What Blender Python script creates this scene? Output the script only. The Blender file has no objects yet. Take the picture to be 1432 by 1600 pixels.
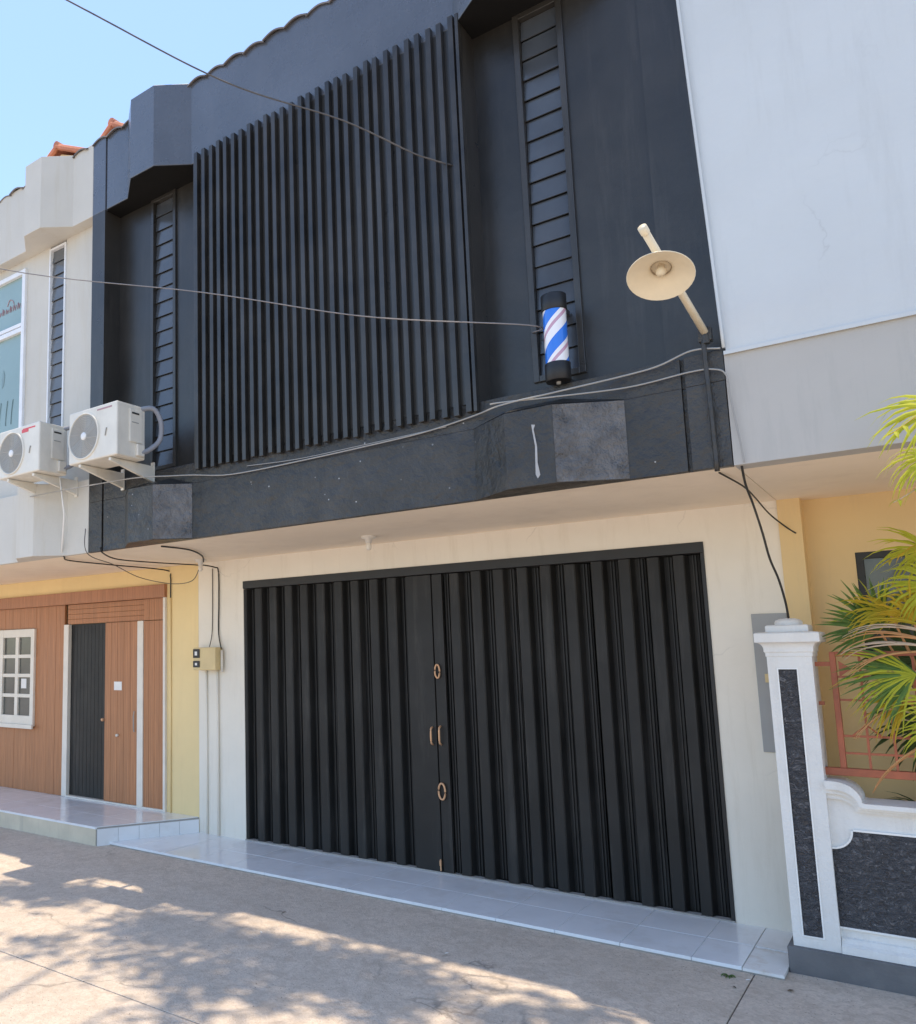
import bpy, math, random
from mathutils import Vector, Matrix
R = math.radians
random.seed(7)
scene = bpy.context.scene
col = scene.collection

# ------------------------------------------------------------------ camera
YAW, PITCH, ROLL = .677, .134, -.016
cy_, sy_, cp_, sp_ = math.cos(YAW), math.sin(YAW), math.cos(PITCH), math.sin(PITCH)
fw = Vector((-sy_*cp_, cy_*cp_, sp_)); rt = Vector((cy_, sy_, 0)); up = rt.cross(fw)
rr = math.cos(ROLL)*rt + math.sin(ROLL)*up
uu = -math.sin(ROLL)*rt + math.cos(ROLL)*up
cam_d = bpy.data.cameras.new('camera')
cam = bpy.data.objects.new('camera', cam_d); col.objects.link(cam)
M = Matrix((rr, uu, -fw)).transposed().to_4x4()
M.translation = Vector((5.42, -6.299, 1.79))
cam.matrix_world = M
cam_d.sensor_fit = 'VERTICAL'; cam_d.sensor_height = 36; cam_d.sensor_width = 36*916/1024
cam_d.lens = 36*1295.567/1600
cam_d.shift_x = (716-422.664)/1600
cam_d.shift_y = (844.592-800)/1600
cam_d.clip_start = .05; cam_d.clip_end = 2000
scene.camera = cam

# ------------------------------------------------------------------ light
SUN_TX, SUN_TY = R(-6.0), R(1.6)                    # tilt of the nearly overhead sun towards the left and behind the houses
sd_ = Vector((math.sin(SUN_TX), math.sin(SUN_TY), 1)); sd_.normalize()
SUN_EL, SUN_ROT = math.asin(sd_.z), math.atan2(sd_.x, sd_.y)
world = bpy.data.worlds.new('World'); scene.world = world; world.use_nodes = True
wn = world.node_tree.nodes; wl = world.node_tree.links
bg = wn['Background']
sky = wn.new('ShaderNodeTexSky'); sky.sky_type = 'NISHITA'; sky.sun_disc = False
sky.sun_elevation = SUN_EL; sky.sun_rotation = SUN_ROT
sky.air_density = 1.0; sky.dust_density = .4; sky.ozone_density = .7
wl.new(sky.outputs[0], bg.inputs[0]); bg.inputs[1].default_value = .15
sun_d = bpy.data.lights.new('sun', 'SUN'); sun_d.energy = 2.25; sun_d.angle = R(.55); sun_d.color = (1, .83, .62)
sun = bpy.data.objects.new('sun', sun_d); col.objects.link(sun)
sun.rotation_euler = sd_.to_track_quat('Z', 'Y').to_euler(); sun.location = (0, 3, 20)
scene.view_settings.view_transform = 'Standard'; scene.view_settings.look = 'None'
scene.view_settings.exposure = 1.14; scene.view_settings.gamma = 1
scene.view_settings.use_curve_mapping = False
scene.cycles.max_bounces = 8; scene.cycles.diffuse_bounces = 5

# ------------------------------------------------------------------ materials
def nodes(name):
    m = bpy.data.materials.new(name); m.use_nodes = True
    nt = m.node_tree; b = nt.nodes['Principled BSDF']
    return m, nt, b
def N(nt, t, **k):
    n = nt.nodes.new(t)
    for a, v in k.items(): setattr(n, a, v)
    return n
def noise(nt, vec, scale, detail=4, rough=.6):
    n = N(nt, 'ShaderNodeTexNoise'); n.inputs['Scale'].default_value = scale
    n.inputs['Detail'].default_value = detail; n.inputs['Roughness'].default_value = rough
    nt.links.new(vec, n.inputs['Vector']); return n.outputs['Fac']
def ramp(nt, fac, stops):
    r = N(nt, 'ShaderNodeValToRGB'); e = r.color_ramp.elements
    while len(e) < len(stops): e.new(.5)
    for q, (p, c) in zip(e, stops):
        q.position = p; q.color = (c[0], c[1], c[2], 1) if isinstance(c, tuple) else (c, c, c, 1)
    nt.links.new(fac, r.inputs['Fac']); return r.outputs['Color']
def mix(nt, fac, a, b, mode='MIX'):
    n = N(nt, 'ShaderNodeMix', data_type='RGBA', blend_type=mode)
    for sock, v in ((n.inputs[0], fac), (n.inputs[6], a), (n.inputs[7], b)):
        if hasattr(v, 'links'): nt.links.new(v, sock)
        elif isinstance(v, tuple): sock.default_value = (v[0], v[1], v[2], 1)
        else: sock.default_value = v
    return n.outputs[2]
def mapped(nt, sc=(1, 1, 1), obj=False):
    if obj: v = N(nt, 'ShaderNodeTexCoord').outputs['Object']
    else: v = N(nt, 'ShaderNodeNewGeometry').outputs['Position']
    mp = N(nt, 'ShaderNodeMapping'); mp.inputs['Scale'].default_value = sc
    nt.links.new(v, mp.inputs['Vector']); return mp.outputs[0]
def bump(nt, b, h, strength, dist):
    n = N(nt, 'ShaderNodeBump'); n.inputs['Strength'].default_value = strength; n.inputs['Distance'].default_value = dist
    nt.links.new(h, n.inputs['Height']); nt.links.new(n.outputs[0], b.inputs['Normal'])
def paint(name, c, rough=.6, var=.12, vs=1.5, bs=18, bd=.004, bst=.4, dirt=None, streak=True, speck=0, spec=.5, metal=0, obj=False, crack=0):
    m, nt, b = nodes(name)
    p = mapped(nt, obj=obj)
    f = noise(nt, p, vs, 5)
    lo = tuple(x*(1-var) for x in c); hi = tuple(min(1, x*(1+var)) for x in c)
    colr = ramp(nt, f, [(.3, lo), (.7, hi)])
    if dirt:
        sp = mapped(nt, (7, 7, .7) if streak else (2, 2, 2), obj=obj)
        g = noise(nt, sp, 1.2, 6, .7)
        colr = mix(nt, ramp(nt, g, [(.52, 0.0), (.8, dirt[1])]), colr, dirt[0])
    if speck:
        v = N(nt, 'ShaderNodeTexVoronoi'); v.inputs['Scale'].default_value = 11
        nt.links.new(p, v.inputs['Vector'])
        msk = ramp(nt, v.outputs['Distance'], [(.055, 1.0), (.075, 0.0)])
        big = ramp(nt, noise(nt, p, 2.3, 2), [(.5, 0.0), (.6, 1.0)])
        colr = mix(nt, mix(nt, 1.0, msk, big, 'MULTIPLY'), colr, (speck, speck, speck))
    if crack:                                          # hairline cracks, only here and there
        v = N(nt, 'ShaderNodeTexVoronoi', feature='DISTANCE_TO_EDGE'); v.inputs['Scale'].default_value = .9
        wn_ = N(nt, 'ShaderNodeTexNoise'); wn_.inputs['Scale'].default_value = 3; wn_.inputs['Detail'].default_value = 6; nt.links.new(p, wn_.inputs['Vector'])
        sc = N(nt, 'ShaderNodeVectorMath', operation='SCALE'); sc.inputs['Scale'].default_value = .5; nt.links.new(wn_.outputs['Color'], sc.inputs[0])
        ad = N(nt, 'ShaderNodeVectorMath'); nt.links.new(p, ad.inputs[0]); nt.links.new(sc.outputs[0], ad.inputs[1]); nt.links.new(ad.outputs[0], v.inputs['Vector'])
        ck = ramp(nt, v.outputs['Distance'], [(.0015, crack), (.005, 0.0)])
        gt = ramp(nt, noise(nt, p, .9, 2), [(.5, 0.0), (.6, 1.0)])
        colr = mix(nt, mix(nt, 1.0, ck, gt, 'MULTIPLY'), colr, tuple(x*.4 for x in c))
    nt.links.new(colr, b.inputs['Base Color'])
    r2 = noise(nt, p, 6, 4)
    rr_ = N(nt, 'ShaderNodeMapRange'); rr_.inputs[3].default_value = max(.03, rough-.1); rr_.inputs[4].default_value = min(1, rough+.1)
    nt.links.new(r2, rr_.inputs[0]); nt.links.new(rr_.outputs[0], b.inputs['Roughness'])
    b.inputs['Specular IOR Level'].default_value = spec
    b.inputs['Metallic'].default_value = metal
    if bst: bump(nt, b, noise(nt, p, bs, 6, .65), bst, bd)
    return m
def flat(name, c, rough=.5, metal=0, spec=.5):
    return paint(name, c, rough, var=.06, vs=7, bs=60, bd=.001, bst=.15, metal=metal, spec=spec)

BLK = paint('black_wall_paint', (.026, .0235, .0205), .33, .45, 1.2, 4, .012, .4, ((.080, .074, .066), .5), spec=.6)
BLKS = paint('sky_lifted_black_paint', (.036, .033, .029), .31, .3, 1.0, 5, .008, .35, ((.085, .079, .071), .45), spec=.6)  # sky sheen on the upper storey put into a lighter black
BLKR = paint('black_rough_plaster', (.023, .021, .0185), .36, .5, 2.5, 7, .035, .8, ((.092, .085, .076), .45), False, .4, spec=.6)
SLAT = paint('black_steel_paint', (.029, .0265, .0235), .33, .5, 3, 14, .004, .35, ((.088, .082, .074), .5), spec=.6)
PANE = paint('dark_painted_glass', (.060, .066, .074), .16, .25, 2, 8, .002, .1, spec=.8)
SHUT = paint('shutter_black_paint', (.013, .0125, .012), .52, .4, 2.0, 25, .002, .25, ((.075, .070, .064), .6), speck=0, spec=.4)
SHUTF = flat('shutter_frame_paint', (.012, .012, .013), .45)
WALL = paint('warm_white_wall_paint', (.80, .75, .65), .75, .06, .9, 7, .008, .45, ((.60, .54, .43), .5), crack=.35)
SOFF = paint('peach_soffit_paint', (.92, .79, .62), .8, .05, 1, 8, .006, .35, ((.66, .54, .42), .4), False)
YEL = paint('yellow_wall_paint', (.82, .64, .33), .75, .06, 1, 12, .003, .25, ((.66, .50, .26), .3))
YEL2 = paint('ochre_wall_paint', (.74, .55, .28), .75, .06, 1, 12, .003, .25, ((.5, .42, .28), .35))
CREAM = paint('cream_facade_paint', (.59, .57, .515), .7, .06, 1, 8, .008, .45, ((.50, .45, .34), .55))
WHT = paint('pale_facade_paint', (.57, .605, .62), .75, .05, .8, 5, .012, .55, ((.46, .485, .49), .45), crack=.2)
BAND = paint('shaded_band_paint', (.46, .445, .415), .75, .06, .8, 7, .008, .5, ((.33, .33, .31), .55), crack=.2)  # greyer than the wall above: weaker sky light put into the colour
TRIM = flat('cream_trim_paint', (.74, .70, .62), .5)
FENCEW = paint('rough_white_fence_paint', (.74, .73, .70), .8, .06, 3, 22, .012, .6, ((.50, .47, .42), .45))
def relief():
    m, nt, b = nodes('dark_relief_stone')
    p = mapped(nt, (1, 1, 1.5)); n = N(nt, 'ShaderNodeTexNoise'); n.inputs['Scale'].default_value = 22; n.inputs['Detail'].default_value = 3; n.inputs['Distortion'].default_value = 1.6
    nt.links.new(p, n.inputs['Vector'])
    f = ramp(nt, n.outputs['Fac'], [(.36, 0.0), (.47, .75), (.53, .25), (.66, 1.0)])
    c = mix(nt, f, (.030, .030, .034), (.105, .105, .115))
    g = noise(nt, mapped(nt), 55, 2)
    c = mix(nt, ramp(nt, g, [(.70, 0.0), (.74, .8)]), c, (.34, .33, .32))
    nt.links.new(c, b.inputs['Base Color']); b.inputs['Roughness'].default_value = .42
    bump(nt, b, f, .9, .008); return m
STONE = relief()
PLINTH = paint('grey_plinth_paint', (.13, .13, .135), .7, .2, 3, 25, .008, .6, ((.24, .23, .22), .5), False)
TILE = paint('white_glazed_tile', (.80, .82, .84), .14, .06, 2, 4, .001, .1, ((.50, .46, .40), .5), False)
TILEB = paint('stained_glazed_tile', (.74, .74, .73), .25, .06, 4, 4, .001, .1, ((.42, .25, .10), .95), False)
GROUT = flat('grey_grout', (.36, .345, .32), .9)
STEPF = paint('beige_step_paint', (.62, .55, .42), .8, .1, 3, 15, .005, .4, ((.3, .28, .24), .5))
ACW = paint('ivory_plastic', (.72, .69, .61), .4, .06, 7, 60, .001, .15, ((.50, .46, .38), .4))
ACG = flat('grey_fan_grille', (.33, .325, .30), .5)
ACM = flat('grille_wire_grey', (.46, .45, .42), .5)
ACD = flat('dark_slot', (.03, .03, .03), .6)
WHITE = flat('white_plastic', (.82, .82, .80), .35)
RED = flat('red_print', (.70, .10, .12), .5)
ROSE = flat('faded_red_print', (.42, .25, .28), .6)
GREYP = flat('grey_print', (.20, .30, .32), .6)
CABLK = flat('black_cable', (.03, .028, .026), .6)
CABW = flat('pale_cable', (.34, .33, .31), .6)
CABG = flat('grey_cable', (.09, .085, .085), .7)
COPPER = flat('copper_handle', (.62, .36, .20), .4, metal=.3)
ENAMEL = flat('cream_enamel', (.76, .66, .48), .35)
SOCK = flat('lamp_socket', (.46, .37, .27), .5)
RUST = paint('terracotta_rail_paint', (.37, .105, .050), .55, .25, 6, 30, .002, .3, ((.22, .09, .05), .5), False)
METER = flat('yellow_meter_box', (.66, .52, .27), .5)
GLASSD = paint('grey_window_glass', (.10, .105, .095), .12, .2, 2, 3, .001, .1)
TEAL = paint('teal_film_glass', (.27, .385, .385), .12, .08, 1, 3, .001, .05)
LOUVG = paint('grey_louvre_glass', (.13, .14, .15), .12, .15, 2, 3, .001, .05)
ALU = flat('white_aluminium', (.78, .80, .82), .35)
PANEL = paint('grey_board', (.34, .345, .34), .6, .08, 2, 10, .002, .2, ((.28, .26, .22), .4))
HOSE = flat('grey_foam_hose', (.27, .28, .31), .7)
DARK = flat('dark_opening', (.02, .02, .018), .5)
PAPER = flat('paper', (.8, .8, .78), .8)
BULB = flat('bulb_glass', (.78, .74, .66), .25)
BARK = paint('bark', (.12, .09, .06), .9, .3, 6, 20, .02, .8)
PEEL = flat('bare_plaster', (.42, .42, .42), .9)
CABM = flat('mid_grey_cable', (.24, .22, .215), .7)

def wood(name, c):
    m, nt, b = nodes(name)
    p = mapped(nt, (28, 28, 1.1)); g = noise(nt, p, 2.2, 6, .65)
    q = mapped(nt, (9.7, 9.7, .05)); h = noise(nt, q, 1.0, 0)
    cc = ramp(nt, g, [(.3, tuple(x*.72 for x in c)), (.7, tuple(x*1.15 for x in c))])
    cc = mix(nt, ramp(nt, h, [(.35, 0.0), (.7, .45)]), cc, tuple(x*.72 for x in c))
    nt.links.new(cc, b.inputs['Base Color']); b.inputs['Roughness'].default_value = .5
    wv = N(nt, 'ShaderNodeTexWave'); wv.inputs['Scale'].default_value = 11.0; wv.inputs['Distortion'].default_value = .0; wv.bands_direction = 'X'
    nt.links.new(mapped(nt), wv.inputs['Vector'])
    cc2 = mix(nt, ramp(nt, wv.outputs['Fac'], [(.0, .55), (.2, 0.0)]), cc, tuple(x*.5 for x in c))
    nt.links.new(cc2, b.inputs['Base Color'])
    bump(nt, b, g, .25, .002); return m
WOOD = wood('red_brown_wood', (.47, .205, .088))
WOODH = wood('red_brown_header', (.45, .20, .10))
def tileroof(name, c):
    return paint(name, c, .7, .3, 5, 20, .004, .5, ((.18, .12, .10), .5), False, obj=False)
RTILE = tileroof('grey_roof_tile', (.19, .17, .16)); RTERR = tileroof('terracotta_roof_tile', (.60, .22, .12))

def concrete():
    m, nt, b = nodes('street_concrete')
    p = mapped(nt)
    a = noise(nt, p, .55, 6, .6); d = noise(nt, p, 5, 8, .7); e = noise(nt, p, 60, 3, .6)
    c = ramp(nt, a, [(.3, (.55, .47, .385)), (.7, (.68, .585, .485))])
    c = mix(nt, ramp(nt, d, [(.45, 0.0), (.75, .55)]), c, (.46, .395, .325))
    st = noise(nt, mapped(nt, (.5, 2.4, 1)), 1.6, 6, .7)
    c = mix(nt, ramp(nt, st, [(.55, 0.0), (.75, .45)]), c, (.74, .65, .55))
    c = mix(nt, ramp(nt, e, [(.35, .3), (.6, 0.0)]), c, (.30, .265, .225))
    sv = N(nt, 'ShaderNodeTexVoronoi'); sv.inputs['Scale'].default_value = 38; nt.links.new(p, sv.inputs['Vector'])
    c = mix(nt, mix(nt, 1.0, ramp(nt, sv.outputs['Distance'], [(.10, .8), (.2, 0.0)]), ramp(nt, noise(nt, p, 3, 3), [(.45, 0.0), (.6, 1.0)]), 'MULTIPLY'), c, (.20, .165, .13))
    v = N(nt, 'ShaderNodeTexVoronoi', feature='DISTANCE_TO_EDGE'); v.inputs['Scale'].default_value = .55
    pw = N(nt, 'ShaderNodeVectorMath'); wb = N(nt, 'ShaderNodeTexNoise'); wb.inputs['Scale'].default_value = 2.5; wb.inputs['Detail'].default_value = 5
    nt.links.new(p, wb.inputs['Vector'])
    sc = N(nt, 'ShaderNodeVectorMath', operation='SCALE'); sc.inputs['Scale'].default_value = .55
    nt.links.new(wb.outputs['Color'], sc.inputs[0]); nt.links.new(p, pw.inputs[0]); nt.links.new(sc.outputs[0], pw.inputs[1])
    nt.links.new(pw.outputs[0], v.inputs['Vector'])
    gate = ramp(nt, noise(nt, p, .8, 2), [(.52, 0.0), (.6, .6)])
    ck = ramp(nt, v.outputs['Distance'], [(.002, 1.0), (.006, 0.0)])
    c = mix(nt, mix(nt, 1.0, ck, gate, 'MULTIPLY'), c, (.10, .09, .08))
    mo = N(nt, 'ShaderNodeTexNoise'); mo.inputs['Scale'].default_value = 14; mo.inputs['Detail'].default_value = 4; mo.inputs['Distortion'].default_value = 1.2
    nt.links.new(p, mo.inputs['Vector'])
    c = mix(nt, ramp(nt, mo.outputs['Fac'], [(.38, .5), (.55, 0.0)]), c, (.42, .345, .27))
    nt.links.new(c, b.inputs['Base Color']); b.inputs['Roughness'].default_value = .85
    ag = N(nt, 'ShaderNodeTexVoronoi'); ag.inputs['Scale'].default_value = 95; nt.links.new(p, ag.inputs['Vector'])
    hs = mix(nt, .5, mix(nt, .35, d, e), ag.outputs['Distance'])
    bump(nt, b, hs, .6, .012); return m
CONC = concrete()
EARTH = flat('joint_dirt', (.10, .085, .07), .95)

def leafmat(name, c1, c2, tr=.35):
    m, nt, b = nodes(name)
    p = mapped(nt); f = noise(nt, p, 9, 3)
    c = ramp(nt, f, [(.35, c1), (.65, c2)])
    c = mix(nt, ramp(nt, noise(nt, p, 23, 2), [(.62, 0.0), (.72, .7)]), c, (.30, .19, .08))
    nt.links.new(c, b.inputs['Base Color']); b.inputs['Roughness'].default_value = .6; b.inputs['Specular IOR Level'].default_value = .3
    t = N(nt, 'ShaderNodeBsdfTranslucent'); nt.links.new(c, t.inputs['Color'])
    ms = N(nt, 'ShaderNodeMixShader'); ms.inputs[0].default_value = tr
    nt.links.new(b.outputs[0], ms.inputs[1]); nt.links.new(t.outputs[0], ms.inputs[2])
    nt.links.new(ms.outputs[0], nt.nodes['Material Output'].inputs[0]); return m
LGREEN = leafmat('palm_green', (.09, .17, .045), (.16, .27, .06))
LLIME = leafmat('palm_lime', (.46, .50, .04), (.60, .60, .06), .45)
LYEL = leafmat('palm_yellow', (.62, .42, .03), (.50, .45, .04), .4)
LORG = leafmat('palm_orange_stem', (.55, .26, .10), (.62, .36, .16), .15)
LPALE = leafmat('palm_dry_pale', (.62, .50, .38), (.50, .36, .22), .15)
LDARK = leafmat('shrub_green', (.035, .065, .02), (.07, .11, .03), .3)
LTREE = leafmat('tree_leaf', (.05, .09, .02), (.09, .14, .035), .25)

def stripes():
    m, nt, b = nodes('barber_stripes')
    co = N(nt, 'ShaderNodeTexCoord'); sx = N(nt, 'ShaderNodeSeparateXYZ'); nt.links.new(co.outputs['Object'], sx.inputs[0])
    at = N(nt, 'ShaderNodeMath', operation='ARCTAN2'); nt.links.new(sx.outputs[1], at.inputs[0]); nt.links.new(sx.outputs[0], at.inputs[1])
    a1 = N(nt, 'ShaderNodeMath', operation='DIVIDE'); nt.links.new(at.outputs[0], a1.inputs[0]); a1.inputs[1].default_value = math.pi
    z1 = N(nt, 'ShaderNodeMath', operation='MULTIPLY'); nt.links.new(sx.outputs[2], z1.inputs[0]); z1.inputs[1].default_value = -5.4
    s = N(nt, 'ShaderNodeMath', operation='ADD'); nt.links.new(a1.outputs[0], s.inputs[0]); nt.links.new(z1.outputs[0], s.inputs[1])
    s2 = N(nt, 'ShaderNodeMath', operation='ADD'); nt.links.new(s.outputs[0], s2.inputs[0]); s2.inputs[1].default_value = 4.57
    fr = N(nt, 'ShaderNodeMath', operation='FRACT'); nt.links.new(s2.outputs[0], fr.inputs[0])
    r = N(nt, 'ShaderNodeValToRGB'); r.color_ramp.interpolation = 'CONSTANT'
    e = r.color_ramp.elements
    W_, B_, P_ = (.86, .85, .86, 1), (.03, .19, .74, 1), (.56, .33, .42, 1)
    e[0].position = 0; e[0].color = W_; e[1].position = .17; e[1].color = B_
    for pos, c in ((.60, W_), (.74, P_), (.86, W_)):
        q = e.new(pos); q.color = c
    nt.links.new(fr.outputs[0], r.inputs[0]); nt.links.new(r.outputs[0], b.inputs['Base Color'])
    b.inputs['Roughness'].default_value = .12; b.inputs['Coat Weight'].default_value = .5
    return m
STRIPE = stripes()

# ------------------------------------------------------------------ mesh helpers
class MB:
    def __init__(s): s.v = []; s.f = []
    def add(s, vs, fs):
        n = len(s.v); s.v += [tuple(p) for p in vs]; s.f += [tuple(i+n for i in f) for f in fs]; return s
    def box(s, x0, x1, y0, y1, z0, z1):
        return s.add([(x0,y0,z0),(x1,y0,z0),(x1,y1,z0),(x0,y1,z0),(x0,y0,z1),(x1,y0,z1),(x1,y1,z1),(x0,y1,z1)],
                     [(0,3,2,1),(4,5,6,7),(0,1,5,4),(1,2,6,5),(2,3,7,6),(3,0,4,7)])
    def plan(s, pts, z0, z1):                       # plan polygon (x,y), counter-clockwise seen from above
        n = len(pts)
        vs = [(x,y,z0) for x,y in pts]+[(x,y,z1) for x,y in pts]
        return s.add(vs, [tuple(range(n-1,-1,-1)), tuple(range(n,2*n))]+[(i,(i+1)%n,n+(i+1)%n,n+i) for i in range(n)])
    def elev(s, pts, y0, y1):                       # elevation polygon (x,z), counter-clockwise seen from the street, y0<y1
        n = len(pts)
        vs = [(x,y0,z) for x,z in pts]+[(x,y1,z) for x,z in pts]
        return s.add(vs, [tuple(range(n)), tuple(range(2*n-1,n-1,-1))]+[((i+1)%n,i,n+i,n+(i+1)%n) for i in range(n)])
    def side(s, pts, x0, x1):                       # section polygon (y,z) extruded along x
        n = len(pts)
        vs = [(x0,y,z) for y,z in pts]+[(x1,y,z) for y,z in pts]
        return s.add(vs, [tuple(range(n-1,-1,-1)), tuple(range(n,2*n))]+[(i,(i+1)%n,n+(i+1)%n,n+i) for i in range(n)])
    def tube(s, pts, r, n=8, cap=True):
        P = [Vector(p) for p in pts]; rings = []
        rs = r if isinstance(r, (list, tuple)) else [r]*len(P)
        ref = Vector((0,0,1))
        for i, p in enumerate(P):
            t = (P[min(i+1,len(P)-1)]-P[max(i-1,0)]).normalized()
            a = t.cross(ref)
            if a.length < .1: a = t.cross(Vector((1,0,0)))
            a.normalize(); b = t.cross(a)
            rings.append([p+rs[i]*(math.cos(2*math.pi*k/n)*a+math.sin(2*math.pi*k/n)*b) for k in range(n)])
        base = len(s.v)
        for rg in rings: s.v += [tuple(q) for q in rg]
        for i in range(len(P)-1):
            for k in range(n):
                s.f.append((base+i*n+k, base+i*n+(k+1)%n, base+(i+1)*n+(k+1)%n, base+(i+1)*n+k))
        if cap:
            s.f.append(tuple(base+k for k in range(n-1,-1,-1))); s.f.append(tuple(base+(len(P)-1)*n+k for k in range(n)))
        return s
    def lathe(s, prof, n=24, c=(0,0,0), mat=None):   # profile (r,z) around z
        base = len(s.v); mt = mat or Matrix()
        for r, z in prof:
            for k in range(n):
                a = 2*math.pi*k/n; p = mt @ Vector((r*math.cos(a), r*math.sin(a), z)); s.v.append((p.x+c[0], p.y+c[1], p.z+c[2]))
        for i in range(len(prof)-1):
            for k in range(n):
                s.f.append((base+i*n+k, base+i*n+(k+1)%n, base+(i+1)*n+(k+1)%n, base+(i+1)*n+k))
        return s
    def build(s, name, mat, parent=None, smooth=False, bevel=0):
        me = bpy.data.meshes.new(name); me.from_pydata(s.v, [], s.f); me.validate(); me.update()
        if mat: me.materials.append(mat)
        if smooth:
            for p in me.polygons: p.use_smooth = True
        o = bpy.data.objects.new(name, me); col.objects.link(o)
        if parent: o.parent = parent
        if bevel:
            b = o.modifiers.new('bevel', 'BEVEL'); b.width = bevel; b.segments = 2; b.limit_method = 'ANGLE'; b.angle_limit = R(40)
        return o
def box(name, mat, parent, x0, x1, y0, y1, z0, z1, bevel=0):
    return MB().box(x0,x1,y0,y1,z0,z1).build(name, mat, parent, bevel=bevel)
def inst(src, name, parent, loc, rot=None, scale=None):
    o = bpy.data.objects.new(name, src.data); col.objects.link(o); o.parent = parent; o.location = loc
    if rot: o.rotation_euler = rot
    if scale: o.scale = scale
    for m in src.modifiers:
        b = o.modifiers.new('bevel', 'BEVEL'); b.width = m.width; b.segments = 2; b.limit_method = 'ANGLE'; b.angle_limit = R(40)
    return o
def tag(o, label=None, cat=None, group=None, kind=None):
    for k, v in (('label', label), ('category', cat), ('group', group), ('kind', kind)):
        if v: o[k] = v
    return o
def empty(name, loc=(0,0,0)):
    o = bpy.data.objects.new(name, None); col.objects.link(o); o.location = loc; o.empty_display_size = .1; return o
def spline(pts, k=6):
    P = [Vector(p) for p in pts]; out = []
    for i in range(len(P)-1):
        a = P[max(i-1,0)]; b = P[i]; c = P[i+1]; d = P[min(i+2,len(P)-1)]
        for j in range(k):
            t = j/k
            out.append(.5*((2*b)+(c-a)*t+(2*a-5*b+4*c-d)*t*t+(3*b-a-3*c+d)*t**3))
    out.append(P[-1]); return out

# ------------------------------------------------------------------ the street
GZ = -.028
MB().add([(-400,-400,GZ-.012),(400,-400,GZ-.012),(400,400,GZ-.012),(-400,400,GZ-.012)],[(0,1,2,3)]).build('ground', CONC)
tag(bpy.data.objects['ground'], kind='structure')
street = box('street', EARTH, None, -11.05, 13.05, -12.05, .3, GZ-.05, GZ-.007); tag(street, kind='structure')
xs = [-11, -5.0, 4.42, 8.4, 13]; ys = [-12, -9.6, -7.4, -5.2, -3.12, -.2]
for i in range(len(xs)-1):
    for j in range(len(ys)-1):
        box('slab', CONC, street, xs[i]+.003, xs[i+1]-.003, ys[j]+.003, ys[j+1]-.003, GZ-.04, GZ+random.uniform(-.0015,.0015), .004)
# tiled apron before the shutter
apron = box('tiled_apron', GROUT, None, -1.09, 4.562, -.812, .06, GZ-.03, -.006); tag(apron, kind='structure')
tx = [-1.10, -.70, -.30]+[.10+.4*k for k in range(11)]+[4.36]
tx = sorted(set([round(t,3) for t in tx])); tx = [t for t in tx if t < 4.2]+[4.10, 4.36]
tx = sorted(set(tx)); tyy = [-.82, -.41, 0.0]
for i in range(len(tx)-1):
    for j in range(2):
        dz = random.uniform(-.0008,.0008)
        box('tile', TILE, apron, tx[i]+.0015, tx[i+1]-.0015, tyy[j]+.0015, tyy[j+1]-.0015+(.06 if j==1 else 0), -.02, dz, .0015)
MB().plan([(4.363,-.41+.002),(4.60,-.41+.002),(4.60,.06),(4.363,.06)], -.02, 0).build('tile', TILE, apron)
t = MB().plan([(4.363,-.82),(4.565,-.82),(4.565,-.414),(4.363,-.414)], -.02, -.004).build('tile', TILEB, apron); t['label'] = 'broken corner tile stained brown'
# tiled step of the house on the left
step = MB().plan([(-9,-.92),(-1.10,-.92),(-.625,-.004),(-.625,.25),(-9,.25)], GZ-.05, .144).build('tiled_step', GROUT); tag(step, kind='structure')
MB().plan([(-9,-.928),(-1.108,-.928),(-1.108,-.922),(-9,-.922)], GZ-.04, .14).build('step_riser', STEPF, step)
def slant(y): return min(-1.10+(y+.92)*(.475/.916), -.624)
for j, (y0, y1) in enumerate([(-.935,-.52),(-.52,-.11),(-.11,.03)]):
    for k in range(9):
        x1 = slant(y0) if k == 0 else -1.0-.4*k+.4
        x1b = slant(y1) if k == 0 else x1
        x0 = -1.0-.4*(k+1)+.4
        if k == 0: x0 = -1.4
        else: x1 = x1b = -1.4-.4*(k-1); x0 = x1-.4
        MB().plan([(x0+.0015,y0+.0015),(x1-.0015,y0+.0015),(x1b-.0015,y1-.0015),(x0+.0015,y1-.0015)], .1285, .15+random.uniform(-.0006,.0006)).build('tile', TILE, step)
dv = Vector((.475,.916,0)); L_ = dv.length; dv.normalize(); nv = Vector((dv.y,-dv.x,0))
for k in range(5):
    a = Vector((-1.10,-.92,0))+dv*(k*L_/5+.0015); b = Vector((-1.10,-.92,0))+dv*((k+1)*L_/5-.0015); c = nv*.008
    MB().plan([(a.x,a.y),(a.x+c.x,a.y+c.y),(b.x+c.x,b.y+c.y),(b.x,b.y)], GZ-.02, .128).build('riser_tile', TILE, step)

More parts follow.
